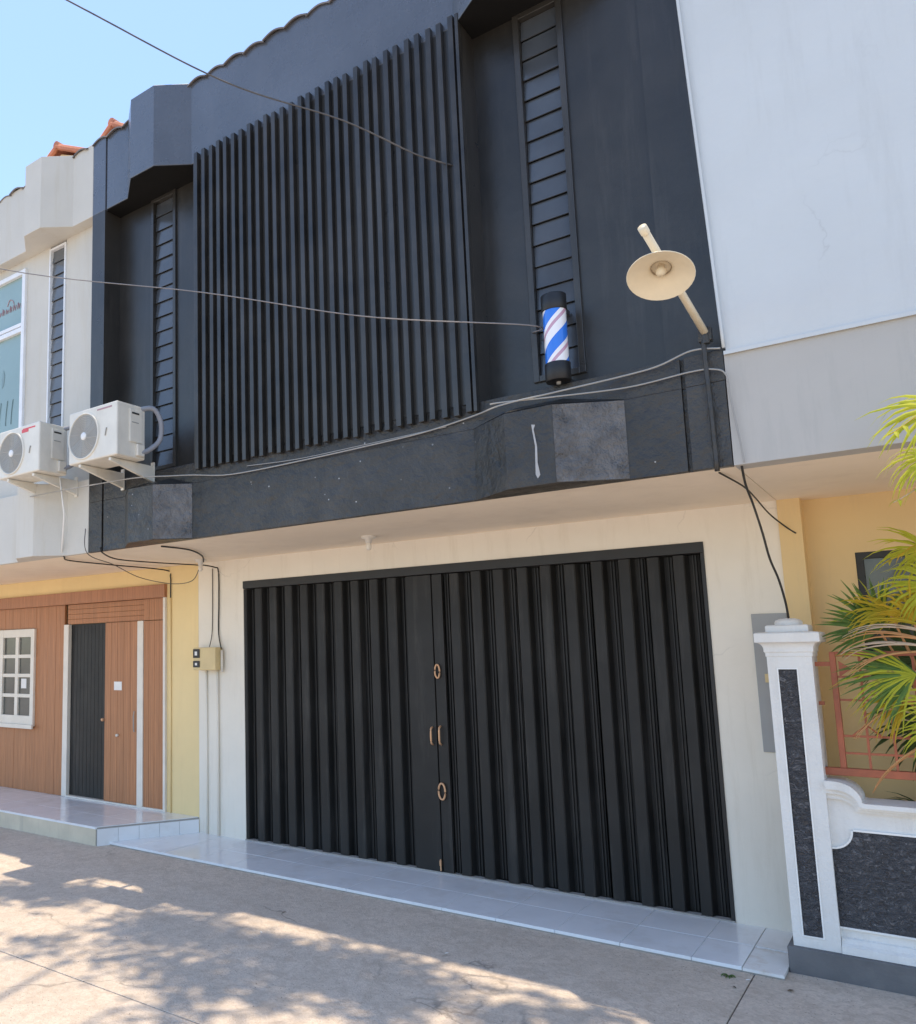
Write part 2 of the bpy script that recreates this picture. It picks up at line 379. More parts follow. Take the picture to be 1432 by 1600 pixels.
# ------------------------------------------------------------------ the black shop building
shop = empty('shop_building', (2, 0, 0)); shop.location = (0,0,0)
tag(shop, 'two-storey shop building with black upper storey and black folding shutter', 'building')
XL, XR = -.64, 4.645
ZS, ZF, ZP, ZT = 2.73, 3.36, 6.03, 6.80
w = MB().box(-.62,0,0,.2,-.04,2.5).box(4.19,XR,0,.2,-.04,2.5).box(-.62,XR,0,.2,2.5,ZS); w.build('ground_floor_wall', WALL, shop)
box('reveal', WALL, shop, 0-.001, .0, .0, .2, 0, 2.5) if False else None
box('soffit', SOFF, shop, XL, XR, -1.40, .19, ZS, ZF-.02)
def bayplan(y=-1.44, b=.2, back=-1.40):
    return [(XL,y),(-.455,y),(-.455,y+.02),(-.435,y+.02),(-.435,y+.004),(-.14,y+.004),(.13,y-b),(.43,y-b),(.70,y),(3.20,y),(3.49,y-b),(3.78,y-b),(4.13,y),
            (4.43,y),(4.43,y+.025),(4.452,y+.025),(4.452,y-.006),(XR,y-.006),(XR,back),(XL,back)]
MB().plan(bayplan(), ZS-.006, 3.19).build('fascia', BLKR, shop, bevel=.004)
flatp = [(XL,-1.44),(-.455,-1.44),(-.455,-1.42),(-.435,-1.42),(-.435,-1.436),(4.43,-1.436),(4.43,-1.415),(4.452,-1.415),(4.452,-1.446),(XR,-1.446),(XR,-1.40),(XL,-1.40)]
MB().plan(flatp, 3.19, ZF).build('fascia_upper', BLKR, shop, bevel=.003)
for xa, xb, xc, xd in ((-.14,.13,.43,.70),(3.20,3.49,3.78,4.13)):     # sloped weathering on top of each bay
    MB().add([(xa,-1.437,3.192),(xb,-1.64,3.192),(xc,-1.64,3.192),(xd,-1.437,3.192),(xb,-1.437,3.27),(xc,-1.437,3.27)],[(0,1,4),(1,2,5,4),(2,3,5)]).build('bay_top', BLKR, shop)
SHEEN = paint('sheen_black_plaster', (.115, .113, .112), .30, .55, 6, 9, .07, 1.0, ((.20, .195, .19), .7), False, .5, spec=.8)  # rough plaster on the right chamfers, its sheen put into a paler base
def chamfer(a, b, z0, z1):
    d = Vector((b[0]-a[0], b[1]-a[1], 0)).normalized(); nn = Vector((d.y, -d.x, 0))*.003
    MB().plan([(a[0]+nn.x,a[1]+nn.y),(b[0]+nn.x,b[1]+nn.y),(b[0],b[1]),(a[0],a[1])], z0, z1).build('rough_sheen_panel', SHEEN, shop)
chamfer((.432,-1.6385),(.696,-1.443), ZS, 3.185); chamfer((3.783,-1.638),(4.126,-1.442), ZS, 3.185)
PARA = paint('parapet_sky_sheen_paint', (.078, .086, .105), .28, .2, 1.0, 7, .007, .45, ((.115, .12, .135), .45), spec=1.0)  # black parapet with the reflected sky put into a paler, bluer base
UNDER = flat('shaded_underside_black', (.010, .010, .010), .7, spec=.2)  # shade of the parapet underside put into a near-black plate
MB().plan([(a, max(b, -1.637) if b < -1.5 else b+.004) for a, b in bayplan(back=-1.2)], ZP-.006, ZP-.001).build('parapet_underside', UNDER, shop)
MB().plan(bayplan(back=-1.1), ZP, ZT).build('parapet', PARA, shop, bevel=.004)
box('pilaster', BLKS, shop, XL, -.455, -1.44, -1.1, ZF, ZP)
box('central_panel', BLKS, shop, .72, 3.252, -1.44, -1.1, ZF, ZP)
YW = -1.25
def wall_with_gap(name, mat, x0, x1, gx0, gx1, gz0, y0, y1, z0, z1, par):
    MB().box(x0,gx0,y0,y1,z0,z1).box(gx1,x1,y0,y1,z0,z1).box(gx0,gx1,y0,y1,z0,gz0).build(name, mat, par)
wall_with_gap('upper_wall', BLK, -.455, .72, .0, .325, 3.42, YW, -1.1, ZF, ZP, shop)
wall_with_gap('upper_wall', BLK, 3.252, 4.33, 3.555, 3.865, 3.46, YW, -1.1, ZF, ZP, shop)
box('pilaster', BLK, shop, 4.33, XR, -1.285, -1.1, ZF, ZP)
box('interior_backing', DARK, shop, XL+.02, XR-.02, -1.09, -.9, ZF, ZT-.1); box('rear_wall', WALL, shop, XL+.01, XR-.01, 6.0, 6.2, -.04, 6.9)
# louvred windows
def louvre(par, x0, x1, z0, z1, yw, n, framemat, panemat, name='louvre_window', border=.035, proud=.02):
    f = MB().box(x0,x0+border,yw-proud,yw+.10,z0,z1).box(x1-border,x1,yw-proud,yw+.10,z0,z1).box(x0+border,x1-border,yw-proud,yw+.10,z0,z0+border).box(x0+border,x1-border,yw-proud,yw+.10,z1-border,z1)
    fr = f.build(name, framemat, par, bevel=.003)
    box('backing', DARK, fr, x0+border, x1-border, yw+.060, yw+.070, z0+border, z1-border)
    h = (z1-z0-2*border)/n; pw = (x1-x0-2*border)-.006
    src = None
    for k in range(n):
        loc = ((x0+x1)/2, yw+.022, z0+border+h*(k+.5))
        ang = R(-6.5+random.uniform(-.8,.8))
        if src is None:
            src = MB().box(-pw/2,pw/2,-.004,.004,-h*.485,h*.485).build('pane', panemat, fr); src.location = loc; src.rotation_euler = (ang,0,0)
        else: inst(src, 'pane', fr, loc, (ang,0,0))
    return fr
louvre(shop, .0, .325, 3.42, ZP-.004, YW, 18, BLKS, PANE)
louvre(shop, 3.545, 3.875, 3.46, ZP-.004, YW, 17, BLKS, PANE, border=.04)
# steel channels fixed over the central panel
def channel(wd, dp, z0, z1, t=.004, lip=.010):
    m = MB(); h = wd/2
    m.box(-h,h,-t,0,z0,z1).box(-h,-h+t,-dp,-t,z0,z1).box(h-t,h,-dp,-t,z0,z1).box(-h+t,-h+lip,-dp,-dp+t,z0,z1).box(h-lip,h-t,-dp,-dp+t,z0,z1)
    return m
src = MB().box(-.0185,.0185,-.040,0,3.29,6.085).build('slat', SLAT, shop, bevel=.002); src.location = (.785, -1.4415, 0)
for k in range(1, 29):
    inst(src, 'slat', shop, (.785+k*.0861+random.uniform(-.0015,.0015), -1.4415, random.uniform(-.008,.008)), (0, R(random.uniform(-.05,.05)), R(random.uniform(-1.5,1.5))))
inst(src, 'slat', shop, (3.240, -1.4415, 0), None, (.62, 1, 1))
# folding shutter
shut = MB().box(0,4.19,-.010,.05,2.425,2.5).box(4.165,4.19,-.008,.05,.0,2.425).build('folding_shutter', SHUTF, shop, bevel=.003)
shut['label'] = 'black accordion folding shutter'
MB().box(-.1,4.29,.20,.22,-.04,2.72).box(.0,4.19,.06,.20,2.424,2.5).build('backing', DARK, shut)
def sheet(prof, z0, z1, t=.002):
    m = MB(); n = len(prof)
    vs = [(x,y,z0) for x,y in prof]+[(x,y,z1) for x,y in prof]+[(x,y+t,z0) for x,y in prof]+[(x,y+t,z1) for x,y in prof]
    fs = [(i,i+1,n+i+1,n+i) for i in range(n-1)]+[(2*n+i+1,2*n+i,3*n+i,3*n+i+1) for i in range(n-1)]+[(i+1,i,2*n+i,2*n+i+1) for i in range(n-1)]
    return m.add(vs, fs)
PRF = [(0,.002),(.003,-.006),(.008,-.008),(.076,-.004),(.084,.004),(.102,.056),(.126,.050),(.130,.040),(.138,.040),(.142,.052),(.156,.052),(.162,.060),(.178,.052),(.190,.004)]
sp = sheet(PRF, .012, 2.418).build('shutter_panel', SHUT, shut); sp.location = (-.053+.0, .012, 0)
for k in range(1, 10): inst(sp, 'shutter_panel', shut, (-.053+.1905*k+random.uniform(-.006,.006), .012+random.uniform(-.006,.004), random.uniform(-.004,.004)), (0,R(random.uniform(-.08,.08)),R(random.uniform(-3,3))))
for k in range(11):
    x = 2.255+.1935*k-.0
    if x+.19 > 4.18: inst(sp, 'shutter_panel', shut, (x-.012, .012, 0), None, (.9,1,1)) if x+.15 < 4.18 else None
    else: inst(sp, 'shutter_panel', shut, (x+random.uniform(-.006,.006), .012+random.uniform(-.006,.004), random.uniform(-.004,.004)), (0,R(random.uniform(-.08,.08)),R(random.uniform(-3,3))))
MB().box(1.852,2.090,-.006,.03,.012,2.42).build('meeting_panel', SHUT, shut, bevel=.004)
MB().box(2.098,2.190,-.003,.03,.012,2.42).build('meeting_panel', SHUT, shut, bevel=.004)
MB().box(2.19,2.256,.045,.05,.012,2.42).box(2.205,2.212,.03,.045,.012,2.42).box(2.228,2.236,.028,.045,.012,2.42).build('fold_strip', SHUT, shut)
box('floor_track', GROUT, shut, 0, 4.19, -.012, .05, .0005, .011)
def ringpath(c, a, b, n=20): return [(c[0]+a*math.cos(2*math.pi*k/n), c[1], c[2]+b*math.sin(2*math.pi*k/n)) for k in range(n+1)]
MB().tube(ringpath((2.125,-.018,1.612),.022,.055), .0075, 8, False).build('ring_handle', COPPER, shut, True)
MB().tube(ringpath((2.122,-.018,.645),.030,.064), .0085, 8, False).build('ring_handle', COPPER, shut, True)
def grip(x, z0, z1): return spline([(x,-.006,z0),(x,-.03,z0+.012),(x,-.036,z0+.04),(x,-.036,z1-.04),(x,-.03,z1-.012),(x,-.006,z1)],4)
MB().tube(grip(2.052,1.015,1.155), .0085, 8).build('pull_handle', COPPER, shut, True)
MB().tube(grip(2.128,1.018,1.165), .0085, 8).build('pull_handle', COPPER, shut, True)
MB().box(2.075,2.088,-.022,-.006,.06,.10).tube([(2.082,-.014,.02),(2.082,-.014,.11)],.006,6).build('floor_bolt', COPPER, shut)
# grey board and bits on the right pier
gb = box('wall_board', PANEL, shop, 4.44, 4.642, -.014, 0, 1.10, 1.99, .003)
MB().box(4.49,4.56,-.03,-.014,1.545,1.60).build('yellow_tag', METER, gb); MB().box(4.523,4.537,-.033,-.03,1.56,1.585).build('slot', ACD, gb)
# conduits on the left pier and the black right-hand pipe
MB().tube([(-.345,-.014,0),(-.345,-.014,1.62)],.013,10).build('conduit', WALL, shop, True)
MB().tube([(-.50,-.012,0),(-.50,-.012,1.62)],.010,10).build('conduit', WALL, shop, True)
MB().tube(spline([(4.575,-1.475,2.70),(4.572,-1.475,3.0),(4.566,-1.475,3.3),(4.562,-1.47,3.47)],4),.013,10).build('downpipe', BLKR, shop, True)
MB().elev([(3.665,2.79),(3.676,2.765),(3.692,2.785),(3.680,2.86),(3.683,2.95),(3.668,3.06),(3.678,3.085),(3.656,3.09),(3.660,3.05),(3.671,2.96),(3.668,2.88)],-1.643,-1.641).build('peeled_paint', PEEL, shop)
# roof and eaves tiles
def roofplane(par, x0, x1, z=6.79):
    MB().side([(-1.40,z-.02),(2.6,z+1.9),(2.6,z+1.8),(-1.40,z-.09)], x0, x1).build('roof', RTILE, par)
def rooftile():
    m = MB(); n = 8; r = .115
    for t, fl in ((0,0),(.014,1)):
        pass
    prof = [(-r+2*r*k/n, .034*math.sin(math.pi*k/n)) for k in range(n+1)]
    vs = []
    for y, dz in ((0,0),(.42,.20)):
        for x, z in prof: vs.append((x,y,z+dz))
        for x, z in prof: vs.append((x,y,z+dz-.014))
    N_ = n+1; fs = []
    for k in range(n):
        fs += [(k,k+1,2*N_+k+1,2*N_+k),(N_+k+1,N_+k,3*N_+k,3*N_+k+1),(N_+k,N_+k+1,k+1,k)]
    m.add(vs, fs); return m
rt_src = rooftile().build('roof_tile', RTILE, shop); rt_src.location = (-.53,-1.455,6.772)
def eaves(par, x0, x1, y=-1.455, first=None):
    x = x0
    while x < x1:
        inst(rt_src, 'roof_tile', par, (x, y+random.uniform(-.012,.012), 6.772+random.uniform(-.006,.006)), (0, R(random.uniform(-2,2)), R(random.uniform(-1.5,1.5)))); x += .218
roofplane(shop, XL+.003, XR-.003); eaves(shop, -.312, 4.6)

# ------------------------------------------------------------------ cream row house on the left
lh = empty('row_house'); tag(lh, 'cream and yellow row house with red-brown timber front beside the black building', 'house')
YU = -1.32; LX0 = -9.0
def lplan(y=-1.44, b=.2, back=-1.40):
    return [(LX0,y),(-1.74,y),(-1.48,y-b),(-1.21,y-b),(-.95,y),(XL-.003,y),(XL-.003,back),(LX0,back)]
MB().plan(lplan(), ZS-.004, 3.42).build('fascia', CREAM, lh, bevel=.004)
MB().plan(lplan(back=-1.1), 6.03, 6.795).build('parapet', CREAM, lh, bevel=.004)
box('soffit', SOFF, lh, LX0, XL-.003, -1.40, .19, ZS+.001, 3.40)
MB().box(-1.20,XL-.003,YU,-1.1,3.42,6.03).box(-1.87,-1.47,YU,-1.1,3.42,6.03).box(-1.47,-1.20,YU,-1.1,3.42,3.62).box(LX0,-3.6,YU,-1.1,3.42,6.03).box(-3.6,-1.87,YU,-1.1,3.42,3.9).box(-3.6,-1.87,YU,-1.1,5.92,6.03).build('upper_wall', CREAM, lh)
louvre(lh, -1.47, -1.20, 3.62, 6.0, YU, 17, ALU, LOUVG, border=.02, proud=.015)
wf = MB()
for a in ((-1.925,-1.87,3.9,5.92),(-3.6,-3.55,3.9,5.92),(-2.76,-2.71,3.9,5.26)): wf.box(a[0],a[1],YU-.03,YU+.06,a[2],a[3])
for z0, z1 in ((3.9,3.95),(5.225,5.275),(5.285,5.325),(5.87,5.92)): wf.box(-3.55,-1.925,YU-.028,YU+.058,z0,z1)
uw = wf.build('upper_window', ALU, lh, bevel=.003)
box('pane', TEAL, uw, -3.55, -1.925, YU+.01, YU+.018, 5.325, 5.87); box('pane', TEAL, uw, -2.71, -1.925, YU+.01, YU+.018, 3.95, 5.225); box('pane', TEAL, uw, -3.55, -2.76, YU+.01, YU+.018, 3.95, 5.225)
let = MB(); x = -3.4                                 # faded, unreadable lettering on the film
while x < -1.98:
    wdt = random.uniform(.035,.06); h = random.choice((.05,.05,.07))
    let.tube([(x,YU+.006,5.52),(x+wdt*.3,YU+.006,5.52+h),(x+wdt*.7,YU+.006,5.52),(x+wdt,YU+.006,5.52+h*.8)],.0045,5); x += wdt+.025
let.tube(spline([(-2.24,YU+.006,5.60),(-2.20,YU+.006,5.66),(-2.14,YU+.006,5.64),(-2.12,YU+.006,5.60)],4),.0045,5)
let.build('faded_lettering', ROSE, uw)
mk = MB()
mk.elev([(-2.30,4.68),(-2.27,4.72),(-2.255,4.82),(-2.28,4.88),(-2.31,4.80)],YU+.0065,YU+.008)
for px in (-2.34,-2.22,-2.12): mk.tube([(px,YU+.006,4.25),(px+.01,YU+.006,4.40),(px+.03,YU+.006,4.52)],.005,5)
mk.build('film_drawing', GREYP, uw)
# ground floor
MB().box(-1.09,-.622,0,.2,-.04,ZS).box(LX0,-1.09,0,.2,2.545,ZS).box(LX0,-1.09,.09,.2,0,2.545).build('ground_floor_wall', YEL, lh)
MB().tube([(-1.025,-.010,.152),(-1.025,-.010,2.388)],.008,8).build('conduit', YEL, lh, True)
box('corner_trim', TRIM, lh, -1.125, -1.091, -.03, .08, .15, 2.40, .003)
box('timber_header', WOODH, lh, LX0, -1.092, -.04, .085, 2.40, 2.544, .004)
def boards(x0, x1, z0, z1, wd=.085, y=.0, mat=WOOD, par=lh, name='board'):
    n = max(1, round((x1-x0)/wd)); wd = (x1-x0)/n; s0 = None
    for k in range(n):
        yy = y+random.uniform(-.0015,.0015)
        if s0 is None:
            s0 = MB().box(-wd/2+.0005,wd/2-.0005,0,.03,z0,z1).build(name, mat, par, bevel=.0015); s0.location = (x0+wd*.5, yy, 0)
        else: inst(s0, name, par, (x0+wd*(k+.5), yy, 0))
boards(-3.43, -2.865, .152, 2.398); boards(-5.2, -3.43, .152, .925); boards(-5.2, -3.43, 2.135, 2.398)
boards(-6.6, -5.2, .152, 2.398)
boards(-1.455, -1.127, .152, 2.155); boards(-1.455, -1.127, 2.162, 2.398)
n = 4
for k in range(n): box('transom_board', WOOD, lh, -2.82, -1.46, .012, .04, 2.162+k*.059+.001, 2.162+(k+1)*.059-.001, .003)
box('door_post', TRIM, lh, -2.862, -2.772, -.012, .08, .152, 2.16, .004)
box('door_post', TRIM, lh, -1.552, -1.458, -.012, .08, .152, 2.16, .004)
box('threshold', TRIM, lh, -2.77, -1.127, -.02, .05, .1515, .168)
d1 = box('door', SHUT, lh, -2.77, -2.10, .035, .06, .17, 2.158); d1['label'] = 'black ribbed door leaf'
s0 = MB().box(-.012,.012,-.0018,0,.175,2.15).build('rib', SHUT, d1); s0.location = (-2.735,.035,0)
for k in range(1, 10): inst(s0, 'rib', d1, (-2.735+.066*k, .035, 0))
d2 = box('door', WOOD, lh, -2.098, -1.554, .0, .04, .17, 2.158); d2['label'] = 'red-brown boarded door leaf'
for k in range(5):
    box('board', WOOD, d2, -2.096+k*.1084, -2.096+(k+1)*.1084-.0025, -.008, -.0005, .172, 2.156, .002)
MB().lathe([(.0,.03),(.016,.03),(.02,.012),(.012,.0)],12,(-2.12,.0,1.06),Matrix.Rotation(R(90),3,'X').to_4x4()).build('door_knob', COPPER, d2, True)
MB().lathe([(.0,.03),(.014,.03),(.016,.012),(.010,.0)],12,(-1.86,-.008,.90),Matrix.Rotation(R(90),3,'X').to_4x4()).build('door_knob', TRIM, d2, True)
MB().tube([(-1.585,-.02,.95),(-1.585,-.03,1.0),(-1.585,-.03,1.12),(-1.585,-.02,1.17)],.007,6).build('pull_handle', GROUT, d2)
# small-paned ground-floor window
cw = MB()
X0, X1, Z0, Z1 = -5.2, -3.43, .93, 2.13
for a, b in ((X0,-5.13),(-4.50,-4.10),(-3.50,X1)): cw.box(a,b,-.03,.06,Z0,Z1)
for a, b in ((-5.13,-4.50),(-4.10,-3.50)):
    cw.box(a,b,-.028,.058,Z0,1.055).box(a,b,-.028,.058,2.03,Z1)
    for z in (1.30,1.55,1.79): cw.box(a,b,-.022,.05,z-.022,z+.022)
    mid = (a+b)/2; cw.box(mid-.032,mid+.032,-.024,.052,1.055,2.03)
cwo = cw.build('small_paned_window', TRIM, lh, bevel=.003)
MB().box(X0-.02,X1+.02,-.06,-.031,Z0-.03,Z0+.02).build('sill', TRIM, cwo, bevel=.004)
zr = [1.055,1.278,1.322,1.528,1.572,1.768,1.812,2.03]
for a, b in ((-5.13,-4.847),(-4.783,-4.50),(-4.10,-3.832),(-3.768,-3.50)):
    for k in range(4): box('pane', GLASSD, cwo, a, b, .0, .006, zr[2*k], zr[2*k+1])
# roof of the left house
roofplane(lh, LX0, XL-.004, 6.785); eaves(lh, -8.9, -.7)
# terracotta ridge behind the cream parapet
dr = empty('tiled_dormer', (-1.6,-.6,6.9)); tag(dr, 'orange terracotta gable roof peeking above the cream parapet', 'roof')
dr.location = (0,0,0)
def gable(xc, w_, z0, h, y0, y1, par):
    MB().add([(xc-w_,y0,z0),(xc,y0,z0+h),(xc,y1,z0+h),(xc-w_,y1,z0),(xc+w_,y0,z0),(xc+w_,y1,z0)],[(0,1,2,3),(1,4,5,2)]).build('roof_slope', RTERR, par)
    MB().add([(xc-w_+.06,y0+.05,z0),(xc+w_-.06,y0+.05,z0),(xc,y0+.05,z0+h-.06)],[(0,1,2)]).build('gable_wall', YEL2, par)
    MB().tube([(xc-w_-.02,y0,z0-.01),(xc-.0,y0-.0,z0+h+.01)],.035,8).tube([(xc,y0,z0+h+.01),(xc+w_+.02,y0,z0-.01)],.035,8).build('verge_tile', RTERR, par)
    MB().tube([(xc,y0-.03,z0+h+.02),(xc,y1,z0+h+.02)],.045,8).build('ridge_tile', RTERR, par)
gable(-1.89, .80, 7.11, .41, -.95, 1.2, dr)
d3 = empty('tiled_ridge'); tag(d3, 'small terracotta ridge end above the joint of black and cream houses', 'roof')
gable(-.52, .25, 6.86, .15, -1.30, .6, d3)

# ------------------------------------------------------------------ pale house on the right
rh = empty('pale_house'); tag(rh, 'pale blue-white house wall rising right of the black building', 'house')
MB().elev([(4.662,3.337),(11,3.337),(11,8.6),(4.475,8.6)], -1.45, -1.0).build('upper_wall', WHT, rh)
box('fascia', BAND, rh, XR+.004, 11, -1.44, -1.30, ZS-.005, 3.336)
box('drip_edge', WHT, rh, XR+.006, 11, -1.458, -1.4505, 3.325, 3.345)
box('soffit', SOFF, rh, XR+.004, 11, -1.30, .3, ZS, 3.3)
MB().box(XR+.002,4.775,-.015,.3,-.04,ZS).box(4.775,5.03,.12,.3,-.04,ZS).box(5.03,6.4,.12,.3,2.36,ZS).box(5.03,6.4,.12,.3,-.04,1.62).box(6.4,11,.12,.3,-.04,ZS).build('ground_floor_wall', YEL2, rh)
box('interior_backing', DARK, rh, 4.8, 8, .31, .33, -.04, ZS)
rw = MB().box(5.03,5.07,.13,.2,1.62,2.36).box(5.07,6.4,.13,.2,2.32,2.36).box(5.07,6.4,.13,.2,1.62,1.66).box(5.68,5.72,.13,.2,1.66,2.32).build('dark_window', DARK, rh)
box('pane', GLASSD, rw, 5.07, 5.68, .16, .165, 1.66, 2.32); box('pane', GLASSD, rw, 5.72, 6.4, .16, .165, 1.66, 2.32)
MB().tube(spline([(4.655,-1.465,3.36),(4.635,-1.467,4.0),(4.60,-1.467,5.0),(4.55,-1.467,6.5),(4.50,-1.467,8)],4),.008,8).build('conduit', WHT, rh, True)

# ------------------------------------------------------------------ garden fence on the right
fe = empty('garden_fence'); tag(fe, 'white garden wall with dark stone panels, capped pillar and terracotta grille', 'fence')
box('plinth', PLINTH, fe, 4.568, 10, -.665, -.36, GZ-.03, .112, .006)
PX0, PX1, PY0, PY1 = 4.597, 4.822, -.63, -.40
pil = MB().box(PX0,PX1,PY0+.018,PY1,.112,1.745)
pil.box(PX0,4.650,PY0,PY0+.018,.112,1.745).box(4.742,PX1,PY0,PY0+.018,.112,1.745).box(4.650,4.742,PY0,PY0+.018,.112,.175).box(4.650,4.742,PY0,PY0+.018,1.645,1.745)
pl = pil.build('pillar', FENCEW, fe)
box('stone_panel', STONE, pl, 4.650, 4.742, PY0+.006, PY0+.0178, .175, 1.645)
MB().box(4.643,4.650,PY0-.004,PY0+.004,.168,1.652).box(4.742,4.749,PY0-.004,PY0+.004,.168,1.652).box(4.650,4.742,PY0-.004,PY0+.004,.168,.175).box(4.650,4.742,PY0-.004,PY0+.004,1.645,1.652).build('panel_border', WHITE, pl)
def sqlevels(c, lv):
    m = MB(); vs = []; fs = []
    for hx, hy, z in lv: vs += [(c[0]-hx,c[1]-hy,z),(c[0]+hx,c[1]-hy,z),(c[0]+hx,c[1]+hy,z),(c[0]-hx,c[1]+hy,z)]
    for i in range(len(lv)-1):
        for k in range(4): fs.append((4*i+k,4*i+(k+1)%4,4*i+4+(k+1)%4,4*i+4+k))
    fs.append((3,2,1,0)); e = 4*(len(lv)-1); fs.append((e,e+1,e+2,e+3)); return m.add(vs, fs)
cc = ((PX0+PX1)/2, (PY0+PY1)/2)
lv = [(.118,.12,1.718),(.118,.12,1.742),(.124,.126,1.745),(.124,.126,1.757)]
for k in range(6):
    a = k/5; lv.append((.124+.034*(1-math.cos(a*math.pi/2)), .126+.034*(1-math.cos(a*math.pi/2)), 1.757+.043*math.sin(a*math.pi/2)))
lv += [(.163,.165,1.801),(.163,.165,1.852),(.155,.157,1.858),(.108,.11,1.862),(.108,.11,1.896),(.098,.10,1.902)]
cap = sqlevels(cc, lv).build('pillar_cap', FENCEW, fe, bevel=.003)
MB().lathe([(.072,1.90),(.072,1.918),(.066,1.93),(.04,1.94),(0.001,1.943)],20,(cc[0],cc[1],0)).build('finial', FENCEW, cap, True)
# low wall with a stepped moulding that curls up to the pillar
def crest(off, x1=10):
    pts = []
    cx0, r = 4.842, .115-off*.0
    top = 1.03-off
    pts.append((PX1, top)); pts.append((cx0+.02, top))
    for k in range(1, 9):
        a = math.pi/2*(1-k/8); pts.append((cx0+.02+(.125-off*.35)*math.cos(a), .925-off*.55+ (top-(.925-off*.55))*math.sin(a)))
    pts.append((5.0, .925-off*.75 if off else .925)); pts[-1] = (5.0, pts[-2][1]-.004)
    pts.append((x1, pts[-1][1])); return pts
def crestpoly(off, zb=.112): return [(PX1,zb),(10,zb)]+list(reversed(crest(off)))
lw = MB().elev(crestpoly(.10), -.585, -.42).build('low_wall', FENCEW, fe)
def band(o0, o1, y): 
    a = crest(o0); b = crest(o1); return MB().elev(b+list(reversed(a)), y, -.40)
for o0, o1, y in ((.0,.045,-.655),(.0452,.07,-.635),(.0702,.10,-.612)):
    a = crest(o0); b = crest(o1); m = MB()
    for i in range(len(a)-1): m.elev([b[i],b[i+1],a[i+1],a[i]], y, -.41)
    m.build('moulding', FENCEW, lw)
notch = [(4.822+.105*math.sin(math.pi/2*k/8)+.0, .655+.105*(1-math.cos(math.pi/2*k/8))) for k in range(9)]
pan = [(4.822,.245),(9.9,.245),(9.9,.765)]+list(reversed(notch))
MB().elev(pan, -.594, -.586).build('stone_panel', STONE, lw)
bp = [(4.822,.245)]+notch+[(9.9,.765)]; m = MB()
def strip(path, wdt, y0, y1):
    m = MB()
    for i in range(len(path)-1):
        a = Vector((path[i][0],0,path[i][1])); b = Vector((path[i+1][0],0,path[i+1][1])); d = (b-a).normalized(); nn = Vector((-d.z,0,d.x))*wdt
        m.elev([(a.x,a.z),(b.x,b.z),(b.x+nn.x,b.z+nn.z),(a.x+nn.x,a.z+nn.z)], y0, y1)
    return m
strip(bp, .010, -.600, -.586).build('panel_border', WHITE, lw)
box('panel_border', WHITE, lw, 4.815, 9.9, -.600, -.586, .235, .2445)
MB().side([(-.64,.113),(-.586,.113),(-.586,.19),(-.60,.185),(-.615,.165),(-.635,.15)], PX1+.002, 10).build('base_moulding', FENCEW, lw)
# terracotta steel grille
YG = -.52
gr = MB().box(PX1-.003,10,YG-.022,YG+.022,1.05,1.092).box(4.895,4.925,YG-.016,YG+.016,1.092,1.742).box(4.925,10,YG-.014,YG+.014,1.715,1.742).build('grille', RUST, fe, bevel=.003)
box('bracket', RUST, gr, PX1-.002, 4.895, YG-.01, YG+.01, 1.66, 1.685); box('bracket', RUST, gr, PX1-.002, 4.85, YG-.01, YG+.01, 1.44, 1.46)
for z in (1.60,1.47,1.27,1.175): box('grille_bar', RUST, gr, 4.925, 10, YG-.006, YG+.006, z-.006, z+.006)
for x in (5.035,5.155,5.275,5.395,5.515,5.635,5.755): box('grille_bar', RUST, gr, x-.006, x+.006, YG-.0075, YG+.0075, 1.092, 1.715)
for x in (5.035,5.275,5.515):
    MB().tube([(x-.07,YG-.012,1.27),(x,YG-.012,1.335),(x+.07,YG-.012,1.27)],.006,6).build('grille_scroll', RUST, gr)
    MB().elev([(x-.10,1.60),(x-.04,1.645),(x-.10,1.69)],YG-.004,YG+.004).build('grille_plate', RUST, gr)

